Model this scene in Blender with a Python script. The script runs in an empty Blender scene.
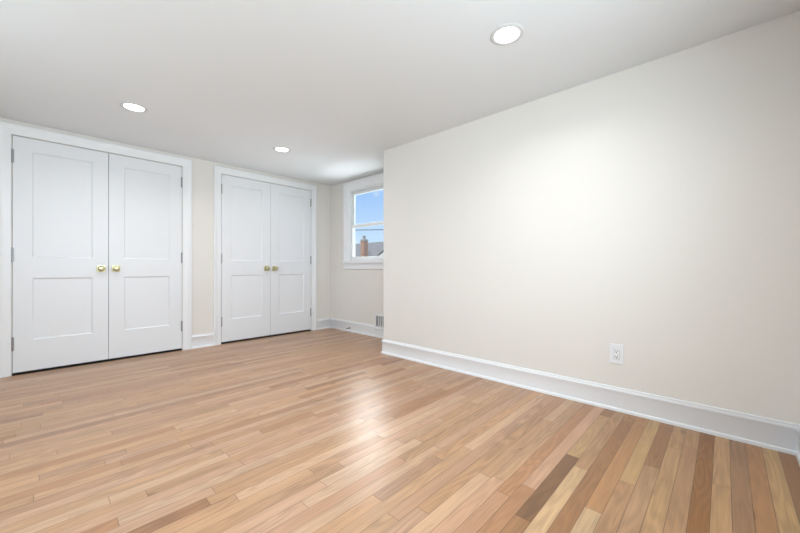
import bpy, bmesh, math, random
from mathutils import Vector
scene = bpy.context.scene
COL = scene.collection
random.seed(7)

# ------------------------------------------------------------------ camera
EYE = 0.915
yaw = math.atan(324/343)                       # view direction measured from +X towards +Y
cam_data = bpy.data.cameras.new('camera')
cam_data.sensor_width = 36
cam_data.lens = 343/800*36
cam_data.shift_y = 1.5/800
cam_data.clip_start = 0.02
cam = bpy.data.objects.new('camera', cam_data)
COL.objects.link(cam)
cam.location = (0, 0, EYE)
cam.rotation_euler = (math.pi/2, 0, yaw-math.pi/2)
scene.camera = cam

# ------------------------------------------------------------------ view
scene.view_settings.view_transform = 'Standard'
scene.view_settings.look = 'None'
scene.view_settings.gamma = 1
scene.view_settings.use_curve_mapping = False
scene.view_settings.exposure = 0.18

# ------------------------------------------------------------------ world: blue sky, plus an unseen bright cloud lobe added for floor glare
GLARE_RADIANCE = 25.0
SKY_LOW = (0.60, 0.78, 1.0)
SKY_HIGH = (0.36, 0.58, 0.96)
world = bpy.data.worlds.new('sky')
scene.world = world
world.use_nodes = True
nt = world.node_tree
nt.nodes.clear()
def N(nt, kind, **kw):
    n = nt.nodes.new(kind)
    for k, v in kw.items():
        if k.startswith('i_'):
            n.inputs[k[2:].replace('_', ' ')].default_value = v
        else:
            setattr(n, k, v)
    return n
def ramp(nt, stops, interp='LINEAR'):
    r = nt.nodes.new('ShaderNodeValToRGB')
    r.color_ramp.interpolation = interp
    e = r.color_ramp.elements
    while len(e) < len(stops):
        e.new(0.5)
    for el, (p, c) in zip(e, stops):
        el.position = p
        el.color = c if len(c) == 4 else (*c, 1)
    return r
wo = N(nt, 'ShaderNodeOutputWorld')
tc = N(nt, 'ShaderNodeTexCoord')
sep = N(nt, 'ShaderNodeSeparateXYZ')
nt.links.new(tc.outputs['Generated'], sep.inputs[0])
grad = ramp(nt, [(0.0, SKY_LOW), (0.06, SKY_LOW), (0.20, SKY_HIGH), (1.0, (0.14, 0.30, 0.75))])
nt.links.new(sep.outputs['Z'], grad.inputs[0])
noise = N(nt, 'ShaderNodeTexNoise', i_Scale=7.0, i_Detail=5.0, i_Roughness=0.55)
nt.links.new(tc.outputs['Generated'], noise.inputs['Vector'])
band = ramp(nt, [(0.0, (0,)*3), (0.235, (0,)*3), (0.31, (1,)*3), (0.60, (1,)*3), (0.80, (0,)*3)])
nt.links.new(sep.outputs['Z'], band.inputs[0])
# small wisps low down
wisp = ramp(nt, [(0.0, (0,)*3), (0.56, (0,)*3), (0.70, (1,)*3)])
nt.links.new(noise.outputs['Fac'], wisp.inputs[0])
mixw = N(nt, 'ShaderNodeMixRGB')
mixw.inputs[2].default_value = (0.92, 0.94, 0.98, 1)
nt.links.new(wisp.outputs[0], mixw.inputs[0])
nt.links.new(grad.outputs[0], mixw.inputs[1])
cl = ramp(nt, [(0.0, (.55,)*3), (0.35, (.7,)*3), (0.6, (1,)*3)])
nt.links.new(noise.outputs['Fac'], cl.inputs[0])
mulc = N(nt, 'ShaderNodeMixRGB', blend_type='MULTIPLY')
mulc.inputs[0].default_value = 1
mulc.inputs[2].default_value = (GLARE_RADIANCE*0.96, GLARE_RADIANCE*0.98, GLARE_RADIANCE, 1)
nt.links.new(cl.outputs[0], mulc.inputs[1])
mixb = N(nt, 'ShaderNodeMixRGB')
dotn = N(nt, 'ShaderNodeVectorMath', operation='DOT_PRODUCT')
dotn.inputs[1].default_value = Vector((0.66, 0.66, 0.36)).normalized()
nt.links.new(tc.outputs['Generated'], dotn.inputs[0])
lobe = ramp(nt, [(0.0, (0,)*3), (0.84, (0,)*3), (0.95, (1,)*3)])
nt.links.new(dotn.outputs['Value'], lobe.inputs[0])
bl = N(nt, 'ShaderNodeMath', operation='MULTIPLY')
nt.links.new(band.outputs[0], bl.inputs[0]); nt.links.new(lobe.outputs[0], bl.inputs[1])
nt.links.new(bl.outputs[0], mixb.inputs[0])
nt.links.new(mixw.outputs[0], mixb.inputs[1])
nt.links.new(mulc.outputs[0], mixb.inputs[2])
bg = N(nt, 'ShaderNodeBackground')
bg.inputs[1].default_value = 1.0
nt.links.new(mixb.outputs[0], bg.inputs[0])
nt.links.new(bg.outputs[0], wo.inputs[0])

# ------------------------------------------------------------------ fill lights added outside the windows
def area(name, loc, rot, sx, sy, power, color, portal=False):
    d = bpy.data.lights.new(name, 'AREA')
    d.shape = 'RECTANGLE'; d.size = sx; d.size_y = sy
    d.energy = power; d.color = color
    if portal:
        d.cycles.is_portal = True
    o = bpy.data.objects.new(name, d)
    COL.objects.link(o)
    o.location = loc; o.rotation_euler = rot
    return o
LEFT_POWER = 36.0
FRONT_POWER = 54.0
LAMP_POWER = 5.0
area('fill_left', (-1.32, 1.9, 1.45), (0, -math.pi/2, 0), 1.15, 1.9, LEFT_POWER, (0.82, 0.915, 1.0))  # added fill outside the invented left window
area('fill_front', (0.55, -0.40, 1.45), (math.pi/2, 0, 0), 1.9, 1.15, FRONT_POWER, (0.82, 0.915, 1.0))  # added fill outside the invented window behind the camera

# added upward fill outside below the alcove sill, brightening the alcove ceiling
area('fill_alcove', (6.3, 3.2, 0.10), (0, math.radians(180), 0), 3.4, 3.6, 400.0, (0.90, 0.95, 1.0))
# sun on the houses outside (high behind the camera; the added eaves keep it off the windows)
sd = bpy.data.lights.new('sun', 'SUN'); sd.energy = 3.0; sd.angle = 0.01; sd.color = (1, 0.96, 0.9)
so = bpy.data.objects.new('sun', sd); COL.objects.link(so)
so.rotation_euler = Vector((0.50, 0.20, -0.85)).to_track_quat('-Z', 'Y').to_euler()
so.location = (0, 0, 12)

# ------------------------------------------------------------------ materials
def mat(name, color, rough=0.5, metal=0.0, spec=0.5, bump=0.0, bscale=200, var=0.0, coat=0.0):
    m = bpy.data.materials.new(name)
    m.use_nodes = True
    t = m.node_tree
    b = t.nodes['Principled BSDF']
    b.inputs['Base Color'].default_value = (*color, 1)
    b.inputs['Roughness'].default_value = rough
    b.inputs['Metallic'].default_value = metal
    b.inputs['Specular IOR Level'].default_value = spec
    b.inputs['Coat Weight'].default_value = coat
    tcn = N(t, 'ShaderNodeTexCoord')
    no = N(t, 'ShaderNodeTexNoise', i_Scale=bscale, i_Detail=3.0)
    t.links.new(tcn.outputs['Object'], no.inputs['Vector'])
    if bump:
        bp = N(t, 'ShaderNodeBump', i_Strength=bump, i_Distance=0.002)
        t.links.new(no.outputs['Fac'], bp.inputs['Height'])
        t.links.new(bp.outputs[0], b.inputs['Normal'])
    if var:
        no2 = N(t, 'ShaderNodeTexNoise', i_Scale=1.3, i_Detail=2.0)
        t.links.new(tcn.outputs['Object'], no2.inputs['Vector'])
        r = ramp(t, [(0.3, tuple(c*(1-var) for c in color)), (0.7, tuple(min(1, c*(1+var)) for c in color))])
        t.links.new(no2.outputs['Fac'], r.inputs[0])
        t.links.new(r.outputs[0], b.inputs['Base Color'])
    return m
WALL = mat('wall_paint', (0.77, 0.740, 0.70), 0.42, spec=0.35, bump=0.05, bscale=260, var=0.006)
CEIL = mat('ceiling_paint', (0.80, 0.83, 0.865), 0.55, spec=0.3, bump=0.05, bscale=220, var=0.006)
TRIM = mat('trim_paint', (0.84, 0.85, 0.87), 0.32, spec=0.45, bump=0.02, bscale=90)
DOOR = mat('door_paint', (0.80, 0.815, 0.84), 0.35, spec=0.4, bump=0.03, bscale=150)
VINYL = mat('window_vinyl', (0.86, 0.87, 0.88), 0.3)
RING = mat('light_trim', (0.66, 0.67, 0.68), 0.5)
BRASS = mat('polished_brass', (0.64, 0.61, 0.38), 0.30, metal=1.0)
STEEL = mat('hinge_steel', (0.36, 0.36, 0.37), 0.38, metal=0.9)
PLASTIC = mat('outlet_plastic', (0.82, 0.83, 0.85), 0.25)
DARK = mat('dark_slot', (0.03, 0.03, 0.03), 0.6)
GRILLE = mat('grille_metal', (0.78, 0.79, 0.80), 0.35)
DUCT = mat('duct_dark', (0.05, 0.05, 0.055), 0.7)
RUBBER = mat('rubber_tip', (0.85, 0.82, 0.76), 0.5)
BRONZE = mat('stop_bronze', (0.16, 0.12, 0.09), 0.35, metal=0.8)
SIDING = mat('white_siding', (0.80, 0.80, 0.78), 0.6)
CABLE = mat('cable_black', (0.03, 0.035, 0.05), 0.6)
CONCRETE = mat('chimney_cap', (0.45, 0.42, 0.40), 0.8)
CLAY = mat('chimney_flue', (0.35, 0.30, 0.28), 0.8)
GROUND = mat('lawn', (0.10, 0.16, 0.05), 0.9, var=0.3)
SHELL = mat('exterior_wall', (0.70, 0.70, 0.68), 0.7)

def emis(name, color, strength):
    m = bpy.data.materials.new(name); m.use_nodes = True
    t = m.node_tree; t.nodes.clear()
    o = N(t, 'ShaderNodeOutputMaterial'); e = N(t, 'ShaderNodeEmission')
    e.inputs[0].default_value = (*color, 1); e.inputs[1].default_value = strength
    t.links.new(e.outputs[0], o.inputs[0])
    return m
LED = emis('led_lens', (1.0, 0.99, 0.97), 9.0)

def glass():
    m = bpy.data.materials.new('window_glass'); m.use_nodes = True
    t = m.node_tree; t.nodes.clear()
    o = N(t, 'ShaderNodeOutputMaterial')
    tr = N(t, 'ShaderNodeBsdfTransparent'); tr.inputs[0].default_value = (0.96, 0.975, 0.97, 1)
    gl = N(t, 'ShaderNodeBsdfGlossy'); gl.inputs['Roughness'].default_value = 0.0
    lw = N(t, 'ShaderNodeLayerWeight'); lw.inputs['Blend'].default_value = 0.5
    pw = N(t, 'ShaderNodeMath', operation='POWER'); pw.inputs[1].default_value = 4.0
    fr = N(t, 'ShaderNodeMath', operation='MULTIPLY_ADD'); fr.inputs[1].default_value = 0.6; fr.inputs[2].default_value = 0.04
    t.links.new(lw.outputs['Facing'], pw.inputs[0]); t.links.new(pw.outputs[0], fr.inputs[0])
    mx = N(t, 'ShaderNodeMixShader')
    t.links.new(fr.outputs[0], mx.inputs[0]); t.links.new(tr.outputs[0], mx.inputs[1]); t.links.new(gl.outputs[0], mx.inputs[2])
    t.links.new(mx.outputs[0], o.inputs[0])
    return m
GLASS = glass()

def brick():
    m = mat('chimney_brick', (0.4, 0.16, 0.1), 0.85)
    t = m.node_tree; b = t.nodes['Principled BSDF']
    tcn = N(t, 'ShaderNodeTexCoord')
    mp = N(t, 'ShaderNodeMapping'); mp.inputs['Rotation'].default_value = (math.pi/2, 0, 0)
    br = N(t, 'ShaderNodeTexBrick')
    br.inputs['Color1'].default_value = (0.58, 0.27, 0.15, 1); br.inputs['Color2'].default_value = (0.48, 0.22, 0.13, 1)
    br.inputs['Mortar'].default_value = (0.45, 0.40, 0.34, 1)
    br.inputs['Scale'].default_value = 1.0; br.inputs['Mortar Size'].default_value = 0.01
    br.inputs['Brick Width'].default_value = 0.22; br.inputs['Row Height'].default_value = 0.075
    t.links.new(tcn.outputs['Object'], mp.inputs[0]); t.links.new(mp.outputs[0], br.inputs[0])
    t.links.new(br.outputs[0], b.inputs['Base Color'])
    return m
BRICK = brick()
def shingle():
    m = mat('roof_shingle', (0.2, 0.2, 0.2), 0.9)
    t = m.node_tree; b = t.nodes['Principled BSDF']
    tcn = N(t, 'ShaderNodeTexCoord')
    no = N(t, 'ShaderNodeTexNoise', i_Scale=6.0, i_Detail=6.0)
    t.links.new(tcn.outputs['Object'], no.inputs['Vector'])
    r = ramp(t, [(0.3, (0.13, 0.13, 0.13)), (0.7, (0.24, 0.235, 0.23))])
    t.links.new(no.outputs['Fac'], r.inputs[0]); t.links.new(r.outputs[0], b.inputs['Base Color'])
    return m
SHINGLE = shingle()

# --- oak strip floor: each board has its own wood colour, tinted near and far for light; grain, seams in the shader
BUMP_FLOOR = 0.10
def oak():
    m = bpy.data.materials.new('oak_strip'); m.use_nodes = True
    t = m.node_tree; b = t.nodes['Principled BSDF']
    L = t.links.new
    colr = N(t, 'ShaderNodeAttribute', attribute_name='wood')
    uv = N(t, 'ShaderNodeUVMap', uv_map='grain')
    ed = N(t, 'ShaderNodeUVMap', uv_map='edge')
    ed2 = N(t, 'ShaderNodeUVMap', uv_map='edge_far')
    def mapped(sx, sy, src=uv, off=(0, 0, 0)):
        mp = N(t, 'ShaderNodeMapping'); mp.inputs['Scale'].default_value = (sx, sy, 1)
        mp.inputs['Location'].default_value = off
        L(src.outputs[0], mp.inputs[0]); return mp
    def math_(op, a, bb=None, c=None, clamp=False):
        n = N(t, 'ShaderNodeMath', operation=op, use_clamp=clamp)
        for i, v in enumerate((a, bb, c)):
            if v is None: continue
            if isinstance(v, (int, float)): n.inputs[i].default_value = v
            else: L(v, n.inputs[i])
        return n.outputs[0]
    # cathedral figure: contour lines of a stretched noise
    n1 = N(t, 'ShaderNodeTexNoise', i_Scale=1.0, i_Detail=1.5, i_Roughness=0.45)
    L(mapped(1.7, 13).outputs[0], n1.inputs['Vector'])
    ringv = math_('MULTIPLY', n1.outputs['Fac'], 60.0)
    ring = math_('SINE', ringv)
    ring = math_('MULTIPLY_ADD', ring, 0.5, 0.5)
    # ring strength varies along the floor
    n1b = N(t, 'ShaderNodeTexNoise', i_Scale=1.0, i_Detail=1.0)
    L(mapped(0.8, 3, off=(31, 7, 0)).outputs[0], n1b.inputs['Vector'])
    ringamt = ramp(t, [(0.40, (0.30,)*3), (0.66, (1,)*3)]); L(n1b.outputs['Fac'], ringamt.inputs[0])
    # fine pores
    n2 = N(t, 'ShaderNodeTexNoise', i_Scale=1.0, i_Detail=4.0, i_Roughness=0.7)
    L(mapped(4, 260).outputs[0], n2.inputs['Vector'])
    n3 = N(t, 'ShaderNodeTexNoise', i_Scale=1.0, i_Detail=3.0, i_Roughness=0.6)
    L(mapped(2.2, 45, off=(5, 9, 0)).outputs[0], n3.inputs['Vector'])
    # mineral streaks / small knots
    n4 = N(t, 'ShaderNodeTexNoise', i_Scale=1.0, i_Detail=3.0, i_Roughness=0.55, i_Distortion=0.4)
    L(mapped(4.5, 38, off=(77, 3, 0)).outputs[0], n4.inputs['Vector'])
    streak = ramp(t, [(0.69, (0,)*3), (0.765, (1,)*3)]); L(n4.outputs['Fac'], streak.inputs[0])
    vor = N(t, 'ShaderNodeTexVoronoi', i_Scale=1.0); L(mapped(2.0, 5.5, off=(3, 17, 0)).outputs[0], vor.inputs['Vector'])
    knot = ramp(t, [(0.0, (1,)*3), (0.035, (.8,)*3), (0.10, (0,)*3)]); L(vor.outputs['Distance'], knot.inputs[0])
    n5 = N(t, 'ShaderNodeTexNoise', i_Scale=1.0, i_Detail=2.0); L(mapped(1.1, 7, off=(13, 1, 0)).outputs[0], n5.inputs['Vector'])
    # value factor
    f = math_('MULTIPLY', math_('MULTIPLY', ring, ringamt.outputs[0]), -0.26)
    f = math_('ADD', f, math_('MULTIPLY', math_('SUBTRACT', n2.outputs['Fac'], 0.5), 0.75))
    f = math_('ADD', f, math_('MULTIPLY', math_('SUBTRACT', n3.outputs['Fac'], 0.5), 0.38))
    f = math_('ADD', f, math_('MULTIPLY', math_('SUBTRACT', n5.outputs['Fac'], 0.5), 0.28))
    f = math_('ADD', f, 1.07)
    mul = N(t, 'ShaderNodeVectorMath', operation='SCALE')
    L(colr.outputs['Color'], mul.inputs[0]); L(f, mul.inputs['Scale'])
    mk = N(t, 'ShaderNodeMixRGB'); mk.inputs[2].default_value = (0.10, 0.045, 0.022, 1)
    L(math_('MULTIPLY', math_('MAXIMUM', math_('MULTIPLY', streak.outputs[0], 0.75), math_('MULTIPLY', knot.outputs[0], 0.7)), 0.9), mk.inputs[0])
    L(mul.outputs[0], mk.inputs[1])
    # seams from the distances to the board's edges (metres)
    s1 = N(t, 'ShaderNodeSeparateXYZ'); L(ed.outputs[0], s1.inputs[0])
    s2 = N(t, 'ShaderNodeSeparateXYZ'); L(ed2.outputs[0], s2.inputs[0])
    d = math_('MINIMUM', math_('MINIMUM', s1.outputs[0], s1.outputs[1]), math_('MINIMUM', s2.outputs[0], s2.outputs[1]))
    sm = math_('SUBTRACT', 1.0, math_('DIVIDE', d, 0.0017), clamp=True)
    ms = N(t, 'ShaderNodeMixRGB'); ms.inputs[2].default_value = (0.09, 0.04, 0.02, 1)
    L(math_('MULTIPLY', sm, 0.92), ms.inputs[0]); L(mk.outputs[0], ms.inputs[1])
    L(ms.outputs[0], b.inputs['Base Color'])
    b.inputs['Specular IOR Level'].default_value = 0.5
    rr = math_('MULTIPLY_ADD', n3.outputs['Fac'], 0.14, 0.25)
    L(rr, b.inputs['Roughness'])
    h = math_('ADD', math_('MULTIPLY', sm, -1.0), math_('MULTIPLY', n3.outputs['Fac'], 0.35))
    h = math_('ADD', h, math_('MULTIPLY', n5.outputs['Fac'], 0.8))
    bp = N(t, 'ShaderNodeBump', i_Strength=BUMP_FLOOR, i_Distance=0.002); L(h, bp.inputs['Height'])
    L(bp.outputs[0], b.inputs['Normal'])
    return m
OAK = oak()

# ------------------------------------------------------------------ helpers
def box(bm, x0, x1, y0, y1, z0, z1):
    v = [bm.verts.new(p) for p in ((x0,y0,z0),(x1,y0,z0),(x1,y1,z0),(x0,y1,z0),(x0,y0,z1),(x1,y0,z1),(x1,y1,z1),(x0,y1,z1))]
    fs = [bm.faces.new([v[i] for i in q]) for q in ((0,3,2,1),(4,5,6,7),(0,1,5,4),(1,2,6,5),(2,3,7,6),(3,0,4,7))]
    return v, fs
def link(name, bm, m, parent=None, bevel=0.0, smooth=False, seg=2):
    me = bpy.data.meshes.new(name)
    bmesh.ops.recalc_face_normals(bm, faces=bm.faces)
    bm.to_mesh(me); bm.free()
    for x in (m if isinstance(m, (list, tuple)) else [m]):
        me.materials.append(x)
    o = bpy.data.objects.new(name, me)
    COL.objects.link(o)
    if parent: o.parent = parent
    if bevel:
        b = o.modifiers.new('bevel', 'BEVEL'); b.width = bevel; b.segments = seg; b.limit_method = 'ANGLE'; b.angle_limit = math.radians(40)
    if smooth or bevel:
        me.polygons.foreach_set('use_smooth', [True]*len(me.polygons))
        if bevel:
            w = o.modifiers.new('normals', 'WEIGHTED_NORMAL'); w.keep_sharp = True
    return o
def boxes(name, lst, m, parent=None, bevel=0.0):
    bm = bmesh.new()
    for b in lst: box(bm, *b)
    return link(name, bm, m, parent, bevel)
def empty(name, loc=(0,0,0)):
    o = bpy.data.objects.new(name, None); COL.objects.link(o); o.location = loc; o.empty_display_size = 0.1
    return o
def tag(o, label=None, cat=None, group=None, kind=None):
    if label: o['label'] = label
    if cat: o['category'] = cat
    if group: o['group'] = group
    if kind: o['kind'] = kind
    return o
def lathe(bm, prof, origin, axis, seg=28, cap=True):
    """prof: (radius, distance along axis)"""
    ax = Vector(axis).normalized()
    u = ax.orthogonal().normalized(); w = ax.cross(u)
    rings = []
    for r, d in prof:
        rings.append([bm.verts.new(Vector(origin)+ax*d+(u*math.cos(a)+w*math.sin(a))*r) for a in [2*math.pi*i/seg for i in range(seg)]])
    for a, b in zip(rings, rings[1:]):
        for i in range(seg):
            bm.faces.new((a[i], a[(i+1) % seg], b[(i+1) % seg], b[i]))
    if cap:
        bm.faces.new(rings[0][::-1]); bm.faces.new(rings[-1])
def auto_smooth(o, ang=35):
    o.data.polygons.foreach_set('use_smooth', [True]*len(o.data.polygons))
    o.data.set_sharp_from_angle(angle=math.radians(ang))

# ------------------------------------------------------------------ room dimensions
XR = 2.562      # right wall face
XA = 3.105      # alcove (window) wall face
YW = 4.395      # closet wall face
YC = 2.664      # corner where the right wall ends
YF = -0.275     # front wall face, behind the camera
XL = -1.20      # left wall face
H = 2.172
DH = 2.047      # door opening height
D1 = (-0.145, 1.112)
D2 = (1.522, 2.755)
WIN = (3.03, 3.942, 1.017, 2.034)    # y0,y1,z0,z1 of the window opening

# ceiling with a thin slab
boxes('ceiling', [(XL-0.15, XA+0.2, YF-0.15, YW+0.75, H, H+0.15)], CEIL)
tag(bpy.data.objects['ceiling'], 'smooth white flat ceiling with three round recessed lights', 'ceiling', kind='structure')

tag(boxes('trim_3', [(XA+.21, XA+.75, YC-1.5, YW+1.2, H+.02, H+.14)], TRIM), 'white eave board added unseen outside above the window to block sun', 'eave', kind='structure')  # eaves invented to keep the sun out of the window openings
tag(boxes('trim_4', [(XL-1.10, XL-.16, YF-1.1, YW+1.2, H+.02, H+.14)], TRIM), 'white eave board added unseen outside the left wall to block sun', 'eave', kind='structure')
tag(boxes('trim_5', [(XL-.15, XR+.3, YF-1.1, YF-.16, H+.02, H+.14)], TRIM), 'white eave board added unseen outside the wall behind the camera to block sun', 'eave', kind='structure')
# walls
t = tag(boxes('wall_right', [(XR, XA+0.2, YF-0.15, YC, 0, H)], WALL), 'long plain off-white wall with an outlet, on the right', 'wall', kind='structure')
y0, y1, z0, z1 = WIN
tag(boxes('wall_alcove', [(XA, XA+0.105, YC, y0, 0, H), (XA, XA+0.105, y1, YW+0.75, 0, H), (XA, XA+0.105, y0, y1, 0, z0), (XA, XA+0.105, y0, y1, z1, H)], WALL),
    'short off-white wall with the window, set back beyond the corner', 'wall', kind='structure')
def wall_back():
    T = 0.12
    b = [(XL-0.15, D1[0]-0.001, YW, YW+T, 0, H), (D1[1]+0.001, D2[0]-0.001, YW, YW+T, 0, H), (D2[1]+0.001, XA, YW, YW+T, 0, H),
         (D1[0]-0.001, D1[1]+0.001, YW, YW+T, DH+0.001, H), (D2[0]-0.001, D2[1]+0.001, YW, YW+T, DH+0.001, H),
         (XL-0.15, XA, YW+0.65, YW+0.75, 0, H), (1.25, 1.35, YW+T, YW+0.65, 0, H), (XL-0.15, XL-0.05, YW+T, YW+0.65, 0, H)]
    return boxes('wall_back', b, WALL)
tag(wall_back(), 'off-white wall holding the two double closet doors', 'wall', kind='structure')
LW = (0.95, 2.85, 0.88, 2.02)
tag(boxes('wall_left', [(XL-0.15, XL, YF-0.15, LW[0], 0, H), (XL-0.15, XL, LW[1], YW, 0, H), (XL-0.15, XL, LW[0], LW[1], 0, LW[2]), (XL-0.15, XL, LW[0], LW[1], LW[3], H)], WALL),
    'off-white wall left of the camera with an added wide window', 'wall', kind='structure')
FW = (-0.40, 1.50, 0.88, 2.02)
tag(boxes('wall_front', [(XL, FW[0], YF-0.15, YF, 0, H), (FW[1], XR, YF-0.15, YF, 0, H), (FW[0], FW[1], YF-0.15, YF, 0, FW[2]), (FW[0], FW[1], YF-0.15, YF, FW[3], H)], WALL),
    'off-white wall behind the camera meeting the long right wall', 'wall', kind='structure')

# ------------------------------------------------------------------ floor
PAL = {  # linear albedos of the oak
 'light': (0.515, 0.345, 0.210), 'tan': (0.455, 0.280, 0.150), 'pink': (0.405, 0.240, 0.138), 'pinklight': (0.475, 0.296, 0.180),
 'orange': (0.385, 0.208, 0.102), 'brown': (0.300, 0.157, 0.076), 'dark': (0.205, 0.106, 0.053), 'amber': (0.30, 0.136, 0.044),
 'grey': (0.345, 0.205, 0.118), 'yellow': (0.485, 0.320, 0.165)}
PW, E0 = 0.0585, 0.0955
SPECIAL = {  # row: list of (x end, kind) from left to right; board kinds read off the photo
 -7: [(1.9, 'tan'), (9, 'brown')], -6: [(9, 'brown')], -5: [(9, 'yellow')], -4: [(1.2, 'tan'), (9, 'orange')],
 -3: [(9, 'grey')], -2: [(1.973, 'tan'), (9, 'tan')], -1: [(9, 'amber')],
 0: [(2.282, 'pink'), (9, 'tan')], 1: [(2.226, 'tan'), (9, 'tan')], 2: [(1.945, 'pink'), (9, 'brown')],
 3: [(1.725, 'pink'), (9, 'yellow')], 4: [(1.444, 'light'), (9, 'orange')], 5: [(0.55, 'tan'), (2.42, 'brown'), (9, 'orange')],
 6: [(0.62, 'tan'), (1.71, 'light'), (9, 'pink')], 7: [(0.85, 'orange'), (1.22, 'brown'), (1.79, 'dark'), (2.406, 'tan'), (9, 'brown')],
 8: [(1.41, 'orange'), (9, 'pinklight')], 9: [(1.30, 'pink'), (9, 'orange')], 10: [(1.38, 'pinklight'), (9, 'tan')],
 11: [(1.36, 'light'), (2.1, 'tan'), (9, 'light')], 12: [(1.0, 'pinklight'), (2.143, 'tan'), (9, 'pink')], 13: [(0.9, 'tan'), (9, 'pinklight')],
 14: [(0.6, 'light'), (1.5, 'tan'), (9, 'light')], 15: [(0.93, 'tan'), (1.33, 'grey'), (9, 'tan')],
 16: [(-0.3, 'tan'), (1.402, 'light'), (9, 'pinklight')], 17: [(0.45, 'pinklight'), (1.2, 'pink'), (9, 'tan')],
 18: [(0.02, 'tan'), (0.711, 'pinklight'), (1.390, 'light'), (9, 'tan')],
 22: [(0.547, 'tan'), (1.3, 'light'), (9, 'pinklight')], 23: [(-0.35, 'pinklight'), (0.461, 'brown'), (1.5, 'tan'), (9, 'orange')],
 28: [(0.196, 'light'), (0.641, 'light'), (1.3, 'pinklight'), (9, 'tan')], 24: [(0.5, 'pinklight'), (1.405, 'tan'), (2.1, 'orange'), (9, 'tan')],
}
def build_floor():
    bm = bmesh.new()
    fx0, fx1, fy0, fy1 = XL-0.15, XA+0.2, YF-0.15, YW+0.75
    g = bm.loops.layers.uv.new('grain'); e1 = bm.loops.layers.uv.new('edge'); e2 = bm.loops.layers.uv.new('edge_far')
    cl = bm.loops.layers.float_color.new('wood')
    rnd = random.Random(11)
    k0 = math.floor((fy0-E0)/PW); k1 = math.ceil((fy1-E0)/PW)
    for k in range(k0, k1):
        ya, yb = E0+k*PW, E0+(k+1)*PW
        segs = []
        x = fx0
        if k in SPECIAL:
            for xe, kind in SPECIAL[k]:
                xe = min(xe, fx1)
                if xe > x: segs.append((x, xe, kind)); x = xe
        else:
            x -= rnd.uniform(0, 0.6)
            while x < fx1:
                xe = x+rnd.choice((0.35, 0.5, 0.7, 0.9, 1.1, 1.4))*rnd.uniform(0.8, 1.2)
                kind = rnd.choices(('light', 'tan', 'pink', 'pinklight', 'orange', 'grey', 'yellow', 'brown'), (12, 28, 12, 28, 9, 3, 4, 2))[0]
                segs.append((x, xe, kind)); x = xe
        for xa, xb, kind in segs:
            if xb <= fx0: continue
            c = PAL[kind]
            j = rnd.uniform(0.94, 1.06); hj = rnd.uniform(0.97, 1.03)
            if k > 8:       # boards further in are closer to each other in tone
                m = PAL['tan']; c = tuple(c[i]*0.88+m[i]*0.12 for i in range(3))
            if k < 8: c = (c[0]*.95, c[1]*.90, c[2]*.80)  # nearer rows tinted deeper, the fall of light put into the board colour
            else: c = (c[0]*.95, c[1]*.89, c[2]*.91)  # further rows tinted pinker, floor sheen put into the board colour
            c = (c[0]*j, c[1]*j*hj, c[2]*j*hj*hj)
            su, sv = rnd.uniform(0, 60), rnd.uniform(0, 30)
            xs, xt = max(xa, fx0), min(xb, fx1)
            P = [(xs, ya), (xt, ya), (xt, yb), (xs, yb)]
            f = bm.faces.new([bm.verts.new((px, py, 0)) for px, py in P])
            for lp, (px, py) in zip(f.loops, P):
                lp[g].uv = (px-xa+su, py-ya+sv)
                lp[e1].uv = (px-xa, py-ya); lp[e2].uv = (xb-px, yb-py)
                lp[cl] = (*c, 1)
    # slab sides and underside
    v = [bm.verts.new(p) for p in ((fx0,fy0,-0.02),(fx1,fy0,-0.02),(fx1,fy1,-0.02),(fx0,fy1,-0.02))]
    bm.faces.new(v)
    me = bpy.data.meshes.new('floor'); bm.to_mesh(me); bm.free()
    me.materials.append(OAK)
    o = bpy.data.objects.new('floor', me); COL.objects.link(o)
    return o
tag(build_floor(), 'natural oak strip floor with a satin finish', 'floor', kind='structure')

# ------------------------------------------------------------------ sweeps for baseboards and casings
def sweep(name, path, normals, prof, m, kind='floor', parent=None):
    """path points, mitred normals; prof = (out, up)."""
    bm = bmesh.new(); rows = []
    for p, n in zip(path, normals):
        if kind == 'floor': rows.append([bm.verts.new((p[0]+n[0]*o, p[1]+n[1]*o, z)) for o, z in prof])
        else:               rows.append([bm.verts.new((p[0]+n[0]*a, p[1]-b, p[2]+n[2]*a)) for a, b in prof])
    L = len(prof)
    for r, s in zip(rows, rows[1:]):
        for i in range(L):
            bm.faces.new((r[i], r[(i+1) % L], s[(i+1) % L], s[i]))
    bm.faces.new(rows[0]); bm.faces.new(rows[-1][::-1])
    o = link(name, bm, m, parent); auto_smooth(o, 50)
    return o
BASE = [(0, 0), (0, .150), (.006, .150), (.0085, .148), (.009, .144), (.008, .141), (.0085, .139), (.0135, .135), (.0155, .129), (.0150, .122), (.0115, .118),
        (.0115, .020), (.0150, .0195), (.0185, .016), (.0205, .010), (.0215, 0)]
def base(name, path, normals, label):
    return tag(sweep(name, path, normals, BASE, TRIM), label, 'baseboard', kind='structure')
base('baseboard_right', [(XR, YF, 0), (XR, YC, 0), (XA, YC, 0)], [(-1, 1), (-1, 1), (-1, 1)], 'tall white moulded baseboard along the long right wall and its corner')
base('baseboard_alcove', [(XA, YC, 0), (XA, YW, 0)], [(-1, 1), (-1, -1)], 'white baseboard under the window')
CW = 0.088
base('baseboard_back', [(D1[1]+CW+.004, YW, 0), (D2[0]-CW-.004+.012, YW, 0)], [(0, -1), (0, -1)], 'short white baseboard between the two closet door casings')
base('baseboard_back', [(D2[1]+CW+.004, YW, 0), (XA, YW, 0)], [(0, -1), (-1, -1)], 'short white baseboard between the far closet and the alcove corner')
base('baseboard_left', [(XL, YF, 0), (XL, YW, 0)], [(1, 1), (1, -1)], 'white baseboard along the left wall')
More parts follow.
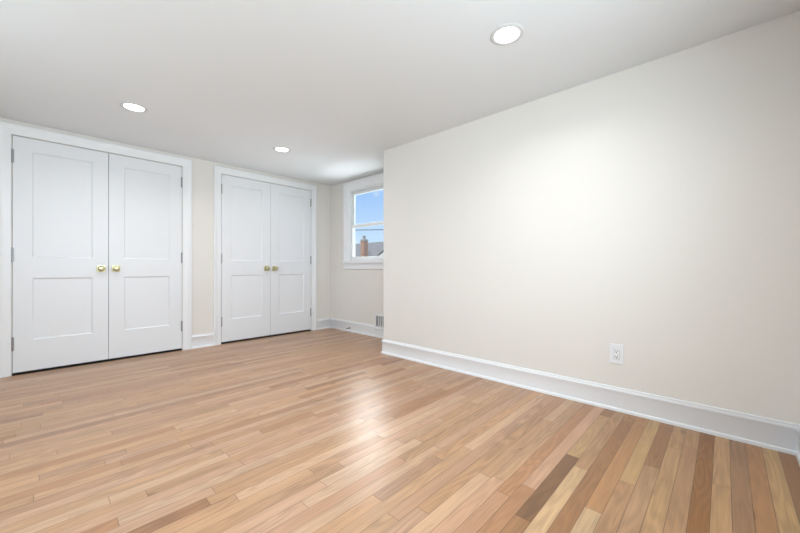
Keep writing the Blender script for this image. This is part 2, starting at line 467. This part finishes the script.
base('baseboard_front', [(XL, YF, 0), (XR, YF, 0)], [(1, 1), (-1, 1)], 'white baseboard behind the camera')
base('baseboard_back', [(XL, YW, 0), (D1[0]-CW-.004, YW, 0)], [(1, -1), (0, -1)], 'white baseboard left of the near closet casing')

CAS = [(0, 0), (0, .010), (.004, .0125), (.010, .0130), (.040, .0135), (.062, .0150), (.066, .0175), (.070, .0215), (.078, .0235), (.085, .0225), (.088, .018), (.088, 0)]
def casing(n, d, w, label):
    a, b = d[0]-0.004, d[1]+0.004; zt = DH+0.004
    pr = [(u*w/0.088, v) for u, v in CAS]
    o = sweep('trim_%d' % n, [(a, YW, 0), (a, YW, zt), (b, YW, zt), (b, YW, 0)], [(-1, 0, 0), (-1, 0, 1), (1, 0, 1), (1, 0, 0)], pr, TRIM, kind='wall')
    return tag(o, label, 'door casing', kind='structure')
casing(1, D1, 0.088, 'white moulded casing around the near double closet doors')
casing(2, D2, 0.080, 'white moulded casing around the far double closet doors')

# ------------------------------------------------------------------ closet doors
tag(boxes('trim_6', [(D1[0], D1[1], YW-.010, YW+.06, 0, .003)], DARK), 'dark strip for the shadow under the near closet doors', 'shadow strip', kind='structure')  # dark strips stand in for the shade in the door gaps
tag(boxes('trim_7', [(D2[0], D2[1], YW-.010, YW+.06, 0, .003)], DARK), 'dark strip for the shadow under the far closet doors', 'shadow strip', kind='structure')
def panel_leaf(W, Hh, px, pz, th=0.035):
    """slab with recessed flat panels; origin at bottom left of the front face; front looks to -y"""
    bm = bmesh.new()
    xs = [0, px[0], px[1], W]; zs = [0, pz[0], pz[1], pz[2], pz[3], Hh]
    grid = [[bm.verts.new((x, 0, z)) for x in xs] for z in zs]
    pan = []
    for i in range(5):
        for j in range(3):
            f = bm.faces.new((grid[i][j], grid[i][j+1], grid[i+1][j+1], grid[i+1][j]))
            if j == 1 and i in (1, 3): pan.append(f)
    for f in pan:
        f.normal_update()
        sgn = -1 if f.normal.y < 0 else 1
        bmesh.ops.inset_region(bm, faces=[f], thickness=0.001, depth=-0.002)
        bmesh.ops.inset_region(bm, faces=[f], thickness=0.013, depth=-0.007)
    back = [bm.verts.new((x, th, z)) for x, z in ((0, 0), (W, 0), (W, Hh), (0, Hh))]
    bm.faces.new(back[::-1])
    bm.faces.new([grid[0][j] for j in range(4)]+[back[1], back[0]])
    bm.faces.new([grid[5][j] for j in range(4)]+[back[2], back[3]])
    bm.faces.new([grid[i][0] for i in range(6)]+[back[3], back[0]])
    bm.faces.new([grid[i][3] for i in range(6)]+[back[2], back[1]])
    return bm
def knob(parent, x, z):
    k = boxes('knob_rose', [(x-.0325, x+.0325, -.007, .0, z-.0325, z+.0325)], BRASS, parent, bevel=0.003)
    bm = bmesh.new()
    lathe(bm, [(.0135, .0), (.0125, .004), (.0105, .012), (.0100, .022), (.0135, .027), (.0215, .031), (.0262, .038), (.0272, .046), (.0255, .053), (.0200, .0575), (.010, .0595), (.002, .060)],
          (x, -.0065, z), (0, -1, 0))
    o = link('door_knob', bm, BRASS, k); auto_smooth(o, 60)
def hinge(parent, x, z0, z1, side):
    bm = bmesh.new()
    n = 3; g = (z1-z0)/n
    for i in range(n):
        lathe(bm, [(.0045, i*g+.0006), (.0062, i*g+.0012), (.0062, (i+1)*g-.0012), (.0045, (i+1)*g-.0006)], (x, -.004, z0), (0, 0, 1), seg=14)
    lathe(bm, [(.002, -.006), (.0045, -.004), (.0045, 0), (.003, .001)], (x, -.004, z0), (0, 0, 1), seg=12)
    lathe(bm, [(.003, -.001), (.0045, 0), (.0045, .004), (.002, .006)], (x, -.004, z1), (0, 0, 1), seg=12)
    box(bm, min(x, x+side*.010), max(x, x+side*.010), -.0016, -.0002, z0, z1)
    auto_smooth(link('hinge', bm, STEEL, parent), 40)
PZ = (0.289, 0.826, 1.007, 1.928)
def leaf(n, x0, x1, hinge_left, px0, px1, label):
    root = empty('door_%d' % n, (x0, YW, 0.021))
    W = x1-x0; Hh = DH-0.004-0.021
    link('door_panel', panel_leaf(W, Hh, (px0-x0, px1-x0), tuple(z-0.021 for z in PZ)), DOOR, root)
    knob(root, (W-.055) if hinge_left else .055, .910-.021)
    hx = -0.001 if hinge_left else W+0.001
    for za, zb in ((.212, .324), (.973, 1.085), (1.814, 1.925)):
        hinge(root, hx, za-.021, zb-.021, 1 if hinge_left else -1)
    tag(root, label, 'door', kind='structure')
g = 0.0025
leaf(1, D1[0]+g, 0.4835-g*.7, True, -0.029, 0.368, 'left leaf of the near double closet door, white with two recessed panels')
leaf(2, 0.4835+g*.7, D1[1]-g, False, 0.603, 0.993, 'right leaf of the near double closet door, white with two recessed panels')
leaf(3, D2[0]+g, 2.1385-g*.7, True, 1.637, 2.027, 'left leaf of the far double closet door, white with brass knob')
leaf(4, 2.1385+g*.7, D2[1]-g, False, 2.256, 2.639, 'right leaf of the far double closet door, white with brass knob')

# ------------------------------------------------------------------ visible window
def window_main():
    y0, y1, z0, z1 = WIN
    root = empty('window_1', (XA, (y0+y1)/2, z0))
    tag(root, 'white double hung window with brick chimney in view, partly behind the corner', 'window', kind='structure')
    R = lambda b: (b[0]-XA, b[1]-XA, b[2]-(y0+y1)/2, b[3]-(y0+y1)/2, b[4]-z0, b[5]-z0)
    def bx(name, lst, m, parent=root, bevel=0.0):
        return boxes(name, [R(b) for b in lst], m, parent, bevel)
    # jamb liner
    T = 0.008
    bx('window_frame', [(XA, XA+.100, y0, y0+T, z0, z1), (XA, XA+.100, y1-T, y1, z0, z1), (XA, XA+.100, y0+T, y1-T, z1-T, z1), (XA+.02, XA+.100, y0+T, y1-T, z0, z0+T),
        # stepped tracks of the vinyl frame, sides and head
        (XA+.008, XA+.016, y1-T-.010, y1-T, z0+T, z1-T), (XA+.008, XA+.016, y0+T, y0+T+.010, z0+T, z1-T), (XA+.008, XA+.016, y0+T+.010, y1-T-.010, z1-T-.016, z1-T),
        (XA+.030, XA+.036, y0+T+.016, y1-T-.016, z1-T-.012, z1-T),
        (XA+.088, XA+.100, y1-T-.006, y1-T, z0+T, z1-T), (XA+.088, XA+.100, y0+T, y0+T+.006, z0+T, z1-T), (XA+.088, XA+.100, y0+T+.006, y1-T-.006, z1-T-.016, z1-T)], VINYL)
    # casing
    c = 0.122
    prof = [(0, 0), (0, .011), (.005, .0135), (.078, .015), (.084, .019), (.093, .023), (.116, .022), (c, .017), (c, 0)]
    bm = bmesh.new(); rows = []
    for (py, pz), (ny, nz) in (((y1-.002, z0), (1, 0)), ((y1-.002, z1-.002), (1, 1)), ((y0+.002, z1-.002), (-1, 1)), ((y0+.002, z0), (-1, 0))):
        rows.append([bm.verts.new((-b, py+ny*a-(y0+y1)/2, pz+nz*a-z0)) for a, b in prof])
    for r, s in zip(rows, rows[1:]):
        for i in range(len(prof)):
            bm.faces.new((r[i], r[(i+1) % len(prof)], s[(i+1) % len(prof)], s[i]))
    bm.faces.new(rows[0]); bm.faces.new(rows[-1][::-1])
    auto_smooth(link('window_casing', bm, TRIM, root), 50)
    bx('window_sill', [(XA-.045, XA-.0005, y0-c+.008, y1+c-.008, z0-.034, z0), (XA-.0005, XA+.02, y0+.0005, y1-.0005, z0-.0, z0+.001)], TRIM, bevel=0.004)
    bx('window_apron', [(XA-.016, XA, y0-c, y1+c, z0-.117, z0-.034)], TRIM, bevel=0.003)
    # sashes: lower inside, upper outside
    def sash(name, xa, xb, za, zb, bot, top, st):
        ya, yb = y0+T+.001, y1-T-.001
        s = bx(name, [(xa, xb, ya, ya+st, za, zb), (xa, xb, yb-st, yb, za, zb), (xa, xb, ya+st, yb-st, za, za+bot), (xa, xb, ya+st, yb-st, zb-top, zb)], VINYL, bevel=0.0025)
        xm = (xa+xb)/2
        p = boxes('pane', [R((xm-.002, xm+.002, ya+st-.004, yb-st+.004, za+bot-.004, zb-top+.004))], GLASS, s)
        return s
    lo = sash('lower_sash', XA+.020, XA+.046, z0+T+.0005, 1.524, .050, .034, .036)
    bx('sash_lock', [(XA+.023, XA+.043, 3.45, 3.51, 1.5242, 1.536), (XA+.012, XA+.030, 3.475, 3.485, 1.536, 1.544)], VINYL, lo, bevel=0.002)
    sash('upper_sash', XA+.054, XA+.080, 1.505, z1-T-.0005, .036, .056, .036)
window_main()

def window_added(n, loc, length, zh, axis, label):
    """simple framed windows, invented for light, on the walls outside the picture"""
    root = empty('window_%d' % n, loc); tag(root, label, 'window', kind='structure')
    T = .045; l = length/2-.001
    def B(a0, a1, b0, b1, z0, z1): return (b0, b1, a0, a1, z0, z1) if axis == 'y' else (a0, a1, b0, b1, z0, z1)
    zh -= .001
    boxes('window_frame', [B(-l, -l+T, -.04, .04, .001, zh), B(l-T, l, -.04, .04, .001, zh), B(-l+T, l-T, -.04, .04, .001, T), B(-l+T, l-T, -.04, .04, zh-T, zh), B(-.02, .02, -.03, .03, T, zh-T)], VINYL, root, bevel=.003)
    boxes('pane', [B(-l+T, -.02, -.003, .003, T, zh-T)], GLASS, root)
    boxes('pane', [B(.02, l-T, -.003, .003, T, zh-T)], GLASS, root)
window_added(2, (XL-.07, (LW[0]+LW[1])/2, LW[2]), LW[1]-LW[0], LW[3]-LW[2], 'y', 'wide white window added unseen in the left wall for fill light')  # unseen windows put in to go with the fill lights
window_added(3, ((FW[0]+FW[1])/2, YF-.07, FW[2]), FW[1]-FW[0], FW[3]-FW[2], 'x', 'wide white window added unseen behind the camera for fill light')

# ------------------------------------------------------------------ recessed lights
def downlight():
    root = empty('recessed_light', (0, 0, H))
    bm = bmesh.new()
    prof = [(.0636, -.0015), (.066, -.0050), (.074, -.0068), (.083, -.0055), (.088, -.0018), (.088, -.0001)]
    lathe(bm, [(r, -d) for r, d in prof], (0, 0, 0), (0, 0, -1), seg=48, cap=False)
    auto_smooth(link('trim_ring', bm, RING, root), 50)
    bm = bmesh.new()
    lathe(bm, [(.0635, .0005), (.0635, .0030), (.057, .0042), (.030, .0048), (.001, .0050)], (0, 0, 0), (0, 0, -1), seg=48)
    auto_smooth(link('lens', bm, LED, root), 60)
    d = bpy.data.lights.new('lamp', 'AREA'); d.shape = 'DISK'; d.size = .13; d.energy = LAMP_POWER; d.color = (1.0, 0.98, 0.96)
    d.spread = math.radians(150)
    l = bpy.data.objects.new('lamp', d); COL.objects.link(l); l.parent = root; l.location = (0, 0, -.012)
    return root
dl = downlight()
for i, (x, y, lab) in enumerate([(0.522, 3.352, 'round recessed ceiling light in front of the near closet doors'),
                                 (1.781, 3.402, 'small round recessed ceiling light in front of the far closet doors'),
                                 (1.738, 0.850, 'large round recessed ceiling light near the long right wall'),
                                 (0.50, 0.85, 'round recessed ceiling light above the camera')]):
    if i == 0: r = dl
    else:
        r = dl.copy(); COL.objects.link(r)
        for ch in dl.children:
            c = ch.copy(); COL.objects.link(c); c.parent = r
    r.location = (x, y, H)
    tag(r, lab, 'ceiling light', 'round recessed ceiling lights')

# ------------------------------------------------------------------ outlet on the right wall
def outlet():
    root = empty('electrical_outlet', (XR, 0.5025, 0.363))
    tag(root, 'white duplex electrical outlet on the long right wall above the baseboard', 'outlet')
    w, h = .040, .0625
    bm = bmesh.new()
    v, f = box(bm, -.0055, 0, -w, w, -h, h)
    link('cover_plate', bm, PLASTIC, root, bevel=.003)
    rc = boxes('receptacle', [(-.0085, -.0055, -.0165, .0165, -.0335, .0335)], PLASTIC, root, bevel=.0015)
    # visible outline groove round the receptacle
    boxes('plate_groove', [(-.0060, -.0054, -.0178, .0178, -.0348, -.0336), (-.0060, -.0054, -.0178, .0178, .0336, .0348), (-.0060, -.0054, -.0178, -.0166, -.0336, .0336), (-.0060, -.0054, .0166, .0178, -.0336, .0336)], mat('groove_grey', (.35, .35, .36), .6), root)
    for zc in (.0175, -.0175):
        bm = bmesh.new()
        box(bm, -.0089, -.0084, -.0082, -.0052, zc-.002, zc+.007)
        box(bm, -.0089, -.0084,   .0052, .0080, zc-.002, zc+.007)
        lathe(bm, [(.0036, 0), (.0036, .0006)], (-.0084, 0, zc-.0075), (-1, 0, 0), seg=14)
        link('socket_slots', bm, DARK, rc)
    return root
outlet()

# blank plate painted like the wall, by the inner corner
o = boxes('blank_wall_plate', [(-.004, 0, -.036, .036, -.052, .052)], WALL, bevel=.002)
o.location = (XA, 4.135, 0.335)
tag(o, 'small blank wall plate painted the wall colour, low beside the inner corner', 'wall plate')

# ------------------------------------------------------------------ floor-level air return grille
def grille():
    root = empty('air_grille', (XA, 3.205, 0.115))
    tag(root, 'white metal air grille set low in the wall under the window', 'vent')
    y0, y1, z0, z1 = -.155, .170, -.018, .184
    b = .024
    boxes('grille_frame', [(-.022, -.0002, y0, y0+b, z0, z1), (-.022, -.0002, y1-b, y1, z0, z1), (-.022, -.0002, y0+b, y1-b, z0, z0+b), (-.022, -.0002, y0+b, y1-b, z1-b*.7, z1)], GRILLE, root, bevel=.003)
    boxes('duct_back', [(-.004, -.0002, y0+b, y1-b, z0+b, z1-b*.7)], DUCT, root)
    n = 7; yy0, yy1 = y0+b, y1-b; s = (yy1-yy0)/n
    for i in range(n-1):
        yc = yy0+s*(i+1)
        boxes('louver', [(-.021, -.005, yc-.0075, yc+.0075, z0+b, z1-b*.7)], GRILLE, root)
grille()

# ------------------------------------------------------------------ spring door stop on the alcove baseboard
def doorstop():
    x0 = XA-.0117
    root = empty('door_stop', (x0, 3.915, 0.052)); tag(root, 'small dark door stop sticking out of the baseboard under the window', 'door stop')
    bm = bmesh.new(); lathe(bm, [(.013, 0), (.012, .004), (.007, .007)], (0, 0, 0), (-1, 0, 0), seg=18); auto_smooth(link('mount', bm, BRONZE, root))
    bm = bmesh.new()
    prof = []
    n = 12
    for i in range(n):
        d = .007+i*.0052
        prof += [(.0042, d), (.0060, d+.0013), (.0060, d+.0039), (.0042, d+.0052)]
    lathe(bm, prof, (0, 0, 0), (-1, 0, 0), seg=14); auto_smooth(link('spring', bm, BRONZE, root), 60)
    bm = bmesh.new(); lathe(bm, [(.006, .069), (.0085, .070), (.0085, .079), (.006, .082)], (0, 0, 0), (-1, 0, 0), seg=16); auto_smooth(link('tip', bm, RUBBER, root))
doorstop()

# ------------------------------------------------------------------ outside: lawn, neighbour house, cable
tag(boxes('lawn', [(-30, 60, -30, 70, -3.6, -3.4)], GROUND), 'green lawn far below around the houses', 'lawn', kind='structure')
def house():
    root = empty('neighbour_house', (17.0, 20, -3.4))
    tag(root, 'neighbouring house with grey shingle roof and white gable', 'house')
    zr, ze = 6.20, 2.7       # ridge, eave above ground
    hw = 4.6                  # half depth
    ya, yb = -14, 10
    boxes('wall', [(-hw+.4, hw-.4, ya+.3, yb-.3, 0, ze+.1)], SIDING, root)
    # gable ends
    bm = bmesh.new()
    for s in (-1, 1):
        pass
    th = .16
    def slab(pts):
        lo = [bm.verts.new((x, y, z-th)) for x, y, z in pts]; hi = [bm.verts.new(p) for p in pts]
        bm.faces.new(hi); bm.faces.new(lo[::-1])
        for i in range(4): bm.faces.new((hi[i], lo[i], lo[(i+1) % 4], hi[(i+1) % 4]))
    slab([(-hw, ya, ze), (0, ya, zr), (0, yb, zr), (-hw, yb, ze)])
    slab([(hw, ya, ze), (0, ya, zr), (0, yb, zr), (hw, yb, ze)])
    link('roof', bm, SHINGLE, root)
    for y in (ya+.3, yb-.5):
        bm = bmesh.new()
        a = [bm.verts.new(p) for p in ((-hw+.4, y, ze), (hw-.4, y, ze), (0, y, zr-.25))]
        b = [bm.verts.new((v.co.x, y+.2, v.co.z)) for v in a]
        bm.faces.new(a); bm.faces.new(b[::-1])
        for i in range(3): bm.faces.new((a[i], a[(i+1) % 3], b[(i+1) % 3], b[i]))
        link('gable_wall', bm, SIDING, root)
    return root
hs = house()
def chimney(root, x, y, ztop):
    ch = empty('chimney', (x, y, 0)); ch.parent = root
    bm = bmesh.new(); box(bm, -.18, .18, -.18, .18, 3.0, ztop-.12)
    o = link('chimney_stack', bm, BRICK, ch)
    boxes('chimney_crown', [(-.21, .21, -.21, .21, ztop-.12, ztop)], CONCRETE, ch, bevel=.02)
    bm = bmesh.new(); lathe(bm, [(.11, ztop), (.10, ztop+.18), (.12, ztop+.20), (.12, ztop+.24), (.08, ztop+.24)], (0, 0, 0), (0, 0, 1), seg=16)
    auto_smooth(link('chimney_flue', bm, CLAY, ch))
CHX, CHY, CHZ = -1.66, -2.15, 6.27
chimney(hs, CHX, CHY, CHZ)
def dormer(root):
    """white cross gable facing this house; local to the neighbour house"""
    x0, x1 = -3.9, -2.6; yc, hw, zt, zb = -7.1, 3.6, 5.75, 3.6
    d = empty('cross_gable', (0, 0, 0)); d.parent = root
    bm = bmesh.new()
    a = [bm.verts.new(p) for p in ((x0, yc-hw, zb), (x0, yc+hw, zb), (x0, yc, zt-.15))]
    b = [bm.verts.new((0, v.co.y, v.co.z)) for v in a]
    bm.faces.new(a); bm.faces.new(b[::-1])
    for i in range(3): bm.faces.new((a[i], a[(i+1) % 3], b[(i+1) % 3], b[i]))
    link('gable_front', bm, SIDING, d)
    bm = bmesh.new()
    for s in (-1, 1):
        P = [(x0-.03, yc+s*(hw+.1), zb-.05), (x0-.03, yc, zt), (-.1, yc, zt), (-.1, yc+s*(hw+.1), zb-.05)]
        lo = [bm.verts.new((x, y, z-.05)) for x, y, z in P]; hi = [bm.verts.new(p) for p in P]
        bm.faces.new(hi); bm.faces.new(lo[::-1])
        for i in range(4): bm.faces.new((hi[i], lo[i], lo[(i+1) % 4], hi[(i+1) % 4]))
    link('gable_roof', bm, SHINGLE, d)
dormer(hs)
def cable():
    # strung between the two streets, sagging slightly
    n = 24; A = Vector((2.5, 22.0, 3.05)); B = Vector((14.5, 2.0, 2.65)); r = .016
    d = (B-A).normalized(); u = d.cross(Vector((0, 0, 1))).normalized()
    bm = bmesh.new(); rings = []
    for i in range(n+1):
        k = i/n; p = A.lerp(B, k); p.z -= 4*0.35*k*(1-k)
        rings.append([bm.verts.new(p+(u*math.cos(a)+Vector((0, 0, 1))*math.sin(a))*r) for a in [math.pi/3*q for q in range(6)]])
    for a, b in zip(rings, rings[1:]):
        for q in range(6): bm.faces.new((a[q], a[(q+1) % 6], b[(q+1) % 6], b[q]))
    o = link('utility_cable', bm, CABLE, smooth=True)
    tag(o, 'thin dark overhead cable crossing the sky outside the window', 'cable')
cable()
